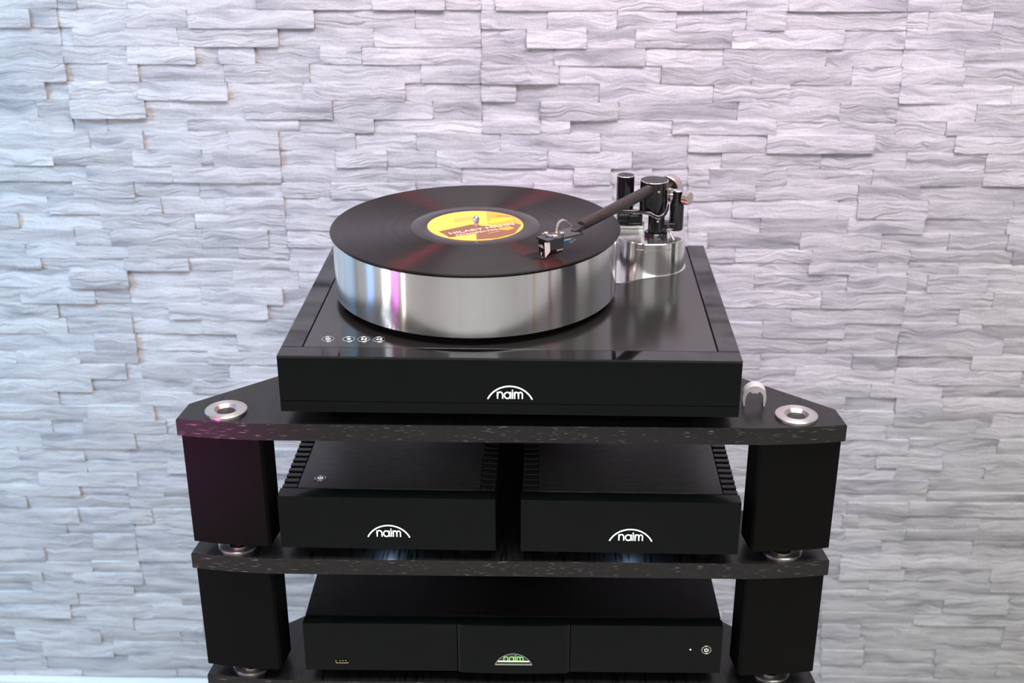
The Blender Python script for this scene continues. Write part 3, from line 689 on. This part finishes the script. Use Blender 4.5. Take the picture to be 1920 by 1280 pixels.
patch('print_patch', [(-36.6, -22.2), (-5.3, 1.9), (19.6, -4.4), (40.8, 8.0), (48.2, 3.5), (41.9, -26.7), (24.8, -41.8), (4.1, -47.5), (2.3, -27.9), (-23.7, -41.0)], 'print_brown', .02)
patch('print_patch', [(12.4, 9.6), (16.2, 21.7), (35.8, 28.4), (36.8, 21.1), (17.6, 7.3)], 'print_yellow', .03)
patch('print_patch', [(24, -8), (36, -3), (41, -9), (34, -16), (26, -14)], 'print_orange', .03)
patch('print_patch', [(20, 34), (33, 33), (38, 28), (30, 31), (21, 31)], 'print_brown', .035)
for k in range(5):
    a = (-24.4 + 0.6 * k, 19.4 - 2.4 * k); b = (-4.6 + .5 * k, 30 - 2.5 * k)
    patch('print_line', [a, b, (b[0], b[1] - .8), (a[0], a[1] - .8)], 'print_olive', .02)
def label_text(body, size, x, y, ang, sx, mat):
    bm = font_mesh(body, size); c, s = math.cos(ang), math.sin(ang)
    for v in bm.verts:
        px, py = v.co.x * sx, v.co.y; v.co = Vector((XR + x + px * c - py * s, YR + y + px * s + py * c, 73.02 + v.co.z))
    return obj('label_lettering', bm, mat, lb)
label_text('HILARY HAHN', 9.0, -24.2, -31.6, math.radians(27.8), 1.27, 'print_white')
label_text('RETROSPECTIVE', 5.6, -17.0, -36.4, math.radians(27.2), 1.16, 'print_white')
patch('print_line', [(-30, -37.5), (-18, -36.4), (-17.6, -37.2), (-29.6, -38.6)], 'print_white', .02)
patch('print_line', [(14, -26.5), (26, -18.6), (26.3, -19.2), (14.3, -27.1)], 'print_cream', .03)

# ------------------------------------------------------------------ the two half-width amplifiers
def amplifier(label, x0, key):
    ya, zb, zt = 5.0, Z2 + 12.0, Z2 + 71.0; x1 = x0 + 216.5; xc = (x0 + x1) / 2
    t = thing('amplifier', label, 'amplifier', (xc, 140, Z2), 'small amplifiers on the second shelf')
    bm = box(x0, x1, ya, ya + 16.5, zb, zt, bevel=0.45); obj('front_panel', bm, 'face_black', t)
    obj('case', box(x0 + 12, x1 - 12, ya + 16, 285, zb + 2, zt - 1.5), 'matt_black', t)
    obj('cover', box(x0 + 17.2, x1 - 16.6, ya + 17.0, 285, zt - 2, zt + 0.6, bevel=.4), 'cover_satin', t)
    f0 = None
    for side in (0, 1):
        for k in range(24):
            y = ya + 17.8 + k * 10.9
            if f0 is None or (k == 0 and side == 1):
                xa, xb = (x0 + 1.5, x0 + 16.4) if side == 0 else (x1 - 15.8, x1 - 1.5)
                f0 = obj('fin', box(xa, xb, y, y + 6.4, zb + 3, zt + .6, bevel=.5), 'fin_black', t); yb = y
            else:
                c = f0.copy(); COL.objects.link(c); c.parent = t; c.location.y = f0.location.y + (y - yb) * MM; ORG[c.name] = ORG[f0.name]
    for x, y in ((x0 + 30, 25), (x1 - 30, 25)):
        obj('foot', cyl(9, Z2, zb + .3, (x, y), .6, 24), 'rubber_black', t, smooth=SM)
    obj('foot', cyl(9, Z2, zb + .3, (xc + (40 if x0 < -100 else -40), 150), .6, 24), 'rubber_black', t, smooth=SM)
    naim_logo(lambda u, v, d: Vector((xc + 1.2 + u, ya - d, Z2 + 25.9 + v)), t)
    if key: button(t, lambda u, v, d: Vector((x0 + 37, 40.8 + v, zt + .6 + d)) + Vector((u, 0, 0)), 6.0, 'symbol_white', power_strokes(2.2), .8, name='power_button')
    # small lamp behind the foot of the badge that shines down onto the shelf
    l = bpy.data.lights.new('badge_lamp', 'POINT'); l.energy = 0.06; l.color = (.45, .65, 1); l.shadow_soft_size = .003
    o = bpy.data.objects.new('badge_lamp', l); COL.objects.link(o); o.location = ((xc + 1.2) * MM, (ya + 3) * MM, (zb - 2.0) * MM + ZO)
    return t
amplifier('black amplifier with glowing power key on top, left one on the second shelf', -229.8, True)
amplifier('black amplifier without power key, right one on the second shelf', 11.6, False)

# ------------------------------------------------------------------ wide streamer on the third shelf
ST = thing('streamer', 'wide black network streamer with green badge and power button on the third shelf', 'streamer', (3.0, 10.0, Z3), rz=0.0175)
O = Vector((0, 0, 0)); ORG[ST.name] = O
def so(name, bm, mat, par=None, smooth=False):
    o = obj(name, bm, mat, par or ST, smooth, org=O); return o
zb, zt = 12.0, 71.5
for xa, xb, yo in ((-218.6, -57.9, 1.2), (60.6, 218.6, 1.2)):
    so('front_panel', box(xa, xb, yo, 13, zb, zt, bevel=.6), 'face_black')
poly = [(-57.2, 13), (-57.2, 1.6), (-54.5, -.2), (-30, -1.3), (1.4, -1.8), (33, -1.3), (57.2, -.2), (59.9, 1.6), (59.9, 13)]
so('badge_panel', prism(poly, zb - .5, zt + .5), 'face_black', smooth=math.radians(25))
so('case', box(-215, 215, 12.6, 285, zb + 1, zt - 4), 'matt_black')
so('cover', box(-217.4, 217.4, 14.2, 290, zt - 8, zt + 1.5, bevel=.6), 'matt_black')
for x, y in ((-150, 40), (150, 40), (-50, 215), (50, 215)): so('foot', cyl(11, 0, zb + 1.2, (x, y), .8, 24), 'rubber_black', smooth=SM)
# badge: half-moon window with chrome edge, bar and lettering
bx, bz, yb = 1.2, 23.6, -1.9
R = (19.3 ** 2 + 14.0 ** 2) / 28.0; ha = math.degrees(math.asin(19.3 / R))
am = arc(bx, bz + 14.0 - R, R, 90 + ha, 90 - ha, 28)
bm = bmesh.new(); a = [bm.verts.new((u, yb - .3, v)) for u, v in am]; b = [bm.verts.new((u, yb + .9, v)) for u, v in am]
bm.faces.new(a); bm.faces.new(b[::-1]); n = len(am)
for i in range(n): bm.faces.new((a[i], a[(i + 1) % n], b[(i + 1) % n], b[i]))
bd = so('badge', bm, 'dome_dark')
f = lambda u, v, d: Vector((u, yb - .3 - d, v))
bm = bmesh.new(); add_ribbon(bm, am, .5, f, .4); add_ribbon(bm, [am[0], am[-1]], 1.0, f, .4); so('badge_rim', bm, 'chrome', bd)
bm = bmesh.new(); add_ribbon(bm, [(bx - 16.4, bz + 4.2), (bx + 16.4, bz + 4.2)], 1.4, f, .2); so('badge_bar', bm, 'symbol_green', bd)
bm = bmesh.new()
for p in naim_strokes(6.0): add_ribbon(bm, [(u + bx, v + bz + 4.2) for u, v in p], .9, f, .2)
so('badge_lettering', bm, 'logo_green', bd)
button(ST, lambda u, v, d: Vector((202.6 + u, 1.2 - d, 42.0 + v)) , 5.3, 'symbol_green', power_strokes(1.9), .7, name='power_button')
so('indicator_lamp', lathe([(0, 0), (1.0, 0), (.7, .4), (0, .5)], (186, 1.25, 42.0), (0, -1, 0), 12), 'symbol_green')
us = so('usb_socket', box(-186.3, -173.0, .9, 4, 21.0, 26.6, bevel=.3), 'rubber_black')
bm = bmesh.new(); add_ribbon(bm, [(-186.0, 25.4), (-186.0, 21.8), (-173.3, 21.8), (-173.3, 22.8)], .9, lambda u, v, d: Vector((u, .9 - d, v)), .3)
so('socket_contact', bm, 'gold', us)
bm = bmesh.new()
for k in range(3): add_box(bm, -182.4 + k * 3.0, -181.0 + k * 3.0, .6, .9, 24.2, 25.2)
so('socket_pins', bm, 'gold', us)

# ------------------------------------------------------------------ frosted plastic clip beside the plinth
bm = bmesh.new(); n = 16
def clip_prof():
    cx, zb_ = 240.6, Z1; out = [(cx - 10.4, zb_), (cx - 11.6, zb_ + 8)] + arc(cx, zb_ + 10.5, 11.4, 178, 2, n) + [(cx + 11.6, zb_ + 8), (cx + 10.6, zb_)]
    inn = [(cx + 9.2, zb_), (cx + 8.8, zb_ + 6.5)] + arc(cx, zb_ + 8.6, 8.6, 0, 60, 5) + [(cx + 3.2, zb_ + 14.2), (cx - 3.2, zb_ + 14.2)] + arc(cx, zb_ + 8.6, 8.6, 120, 180, 5) + [(cx - 8.8, zb_ + 6.5), (cx - 9.0, zb_)]
    return out + inn
pr = clip_prof(); a = [bm.verts.new((x, 53, z)) for x, z in pr]; b = [bm.verts.new((x + 1.0, 65, z)) for x, z in pr]; n = len(pr)
bm.faces.new(a); bm.faces.new(b[::-1])
for i in range(n): bm.faces.new((a[i], a[(i + 1) % n], b[(i + 1) % n], b[i]))
bmesh.ops.triangulate(bm, faces=[f_ for f_ in bm.faces if len(f_.verts) > 4])
cl = obj('plastic_clip', bm, 'clip_plastic', None, smooth=math.radians(30)); setp(cl, 'frosted white plastic clip standing on the top shelf beside the turntable', 'clip')
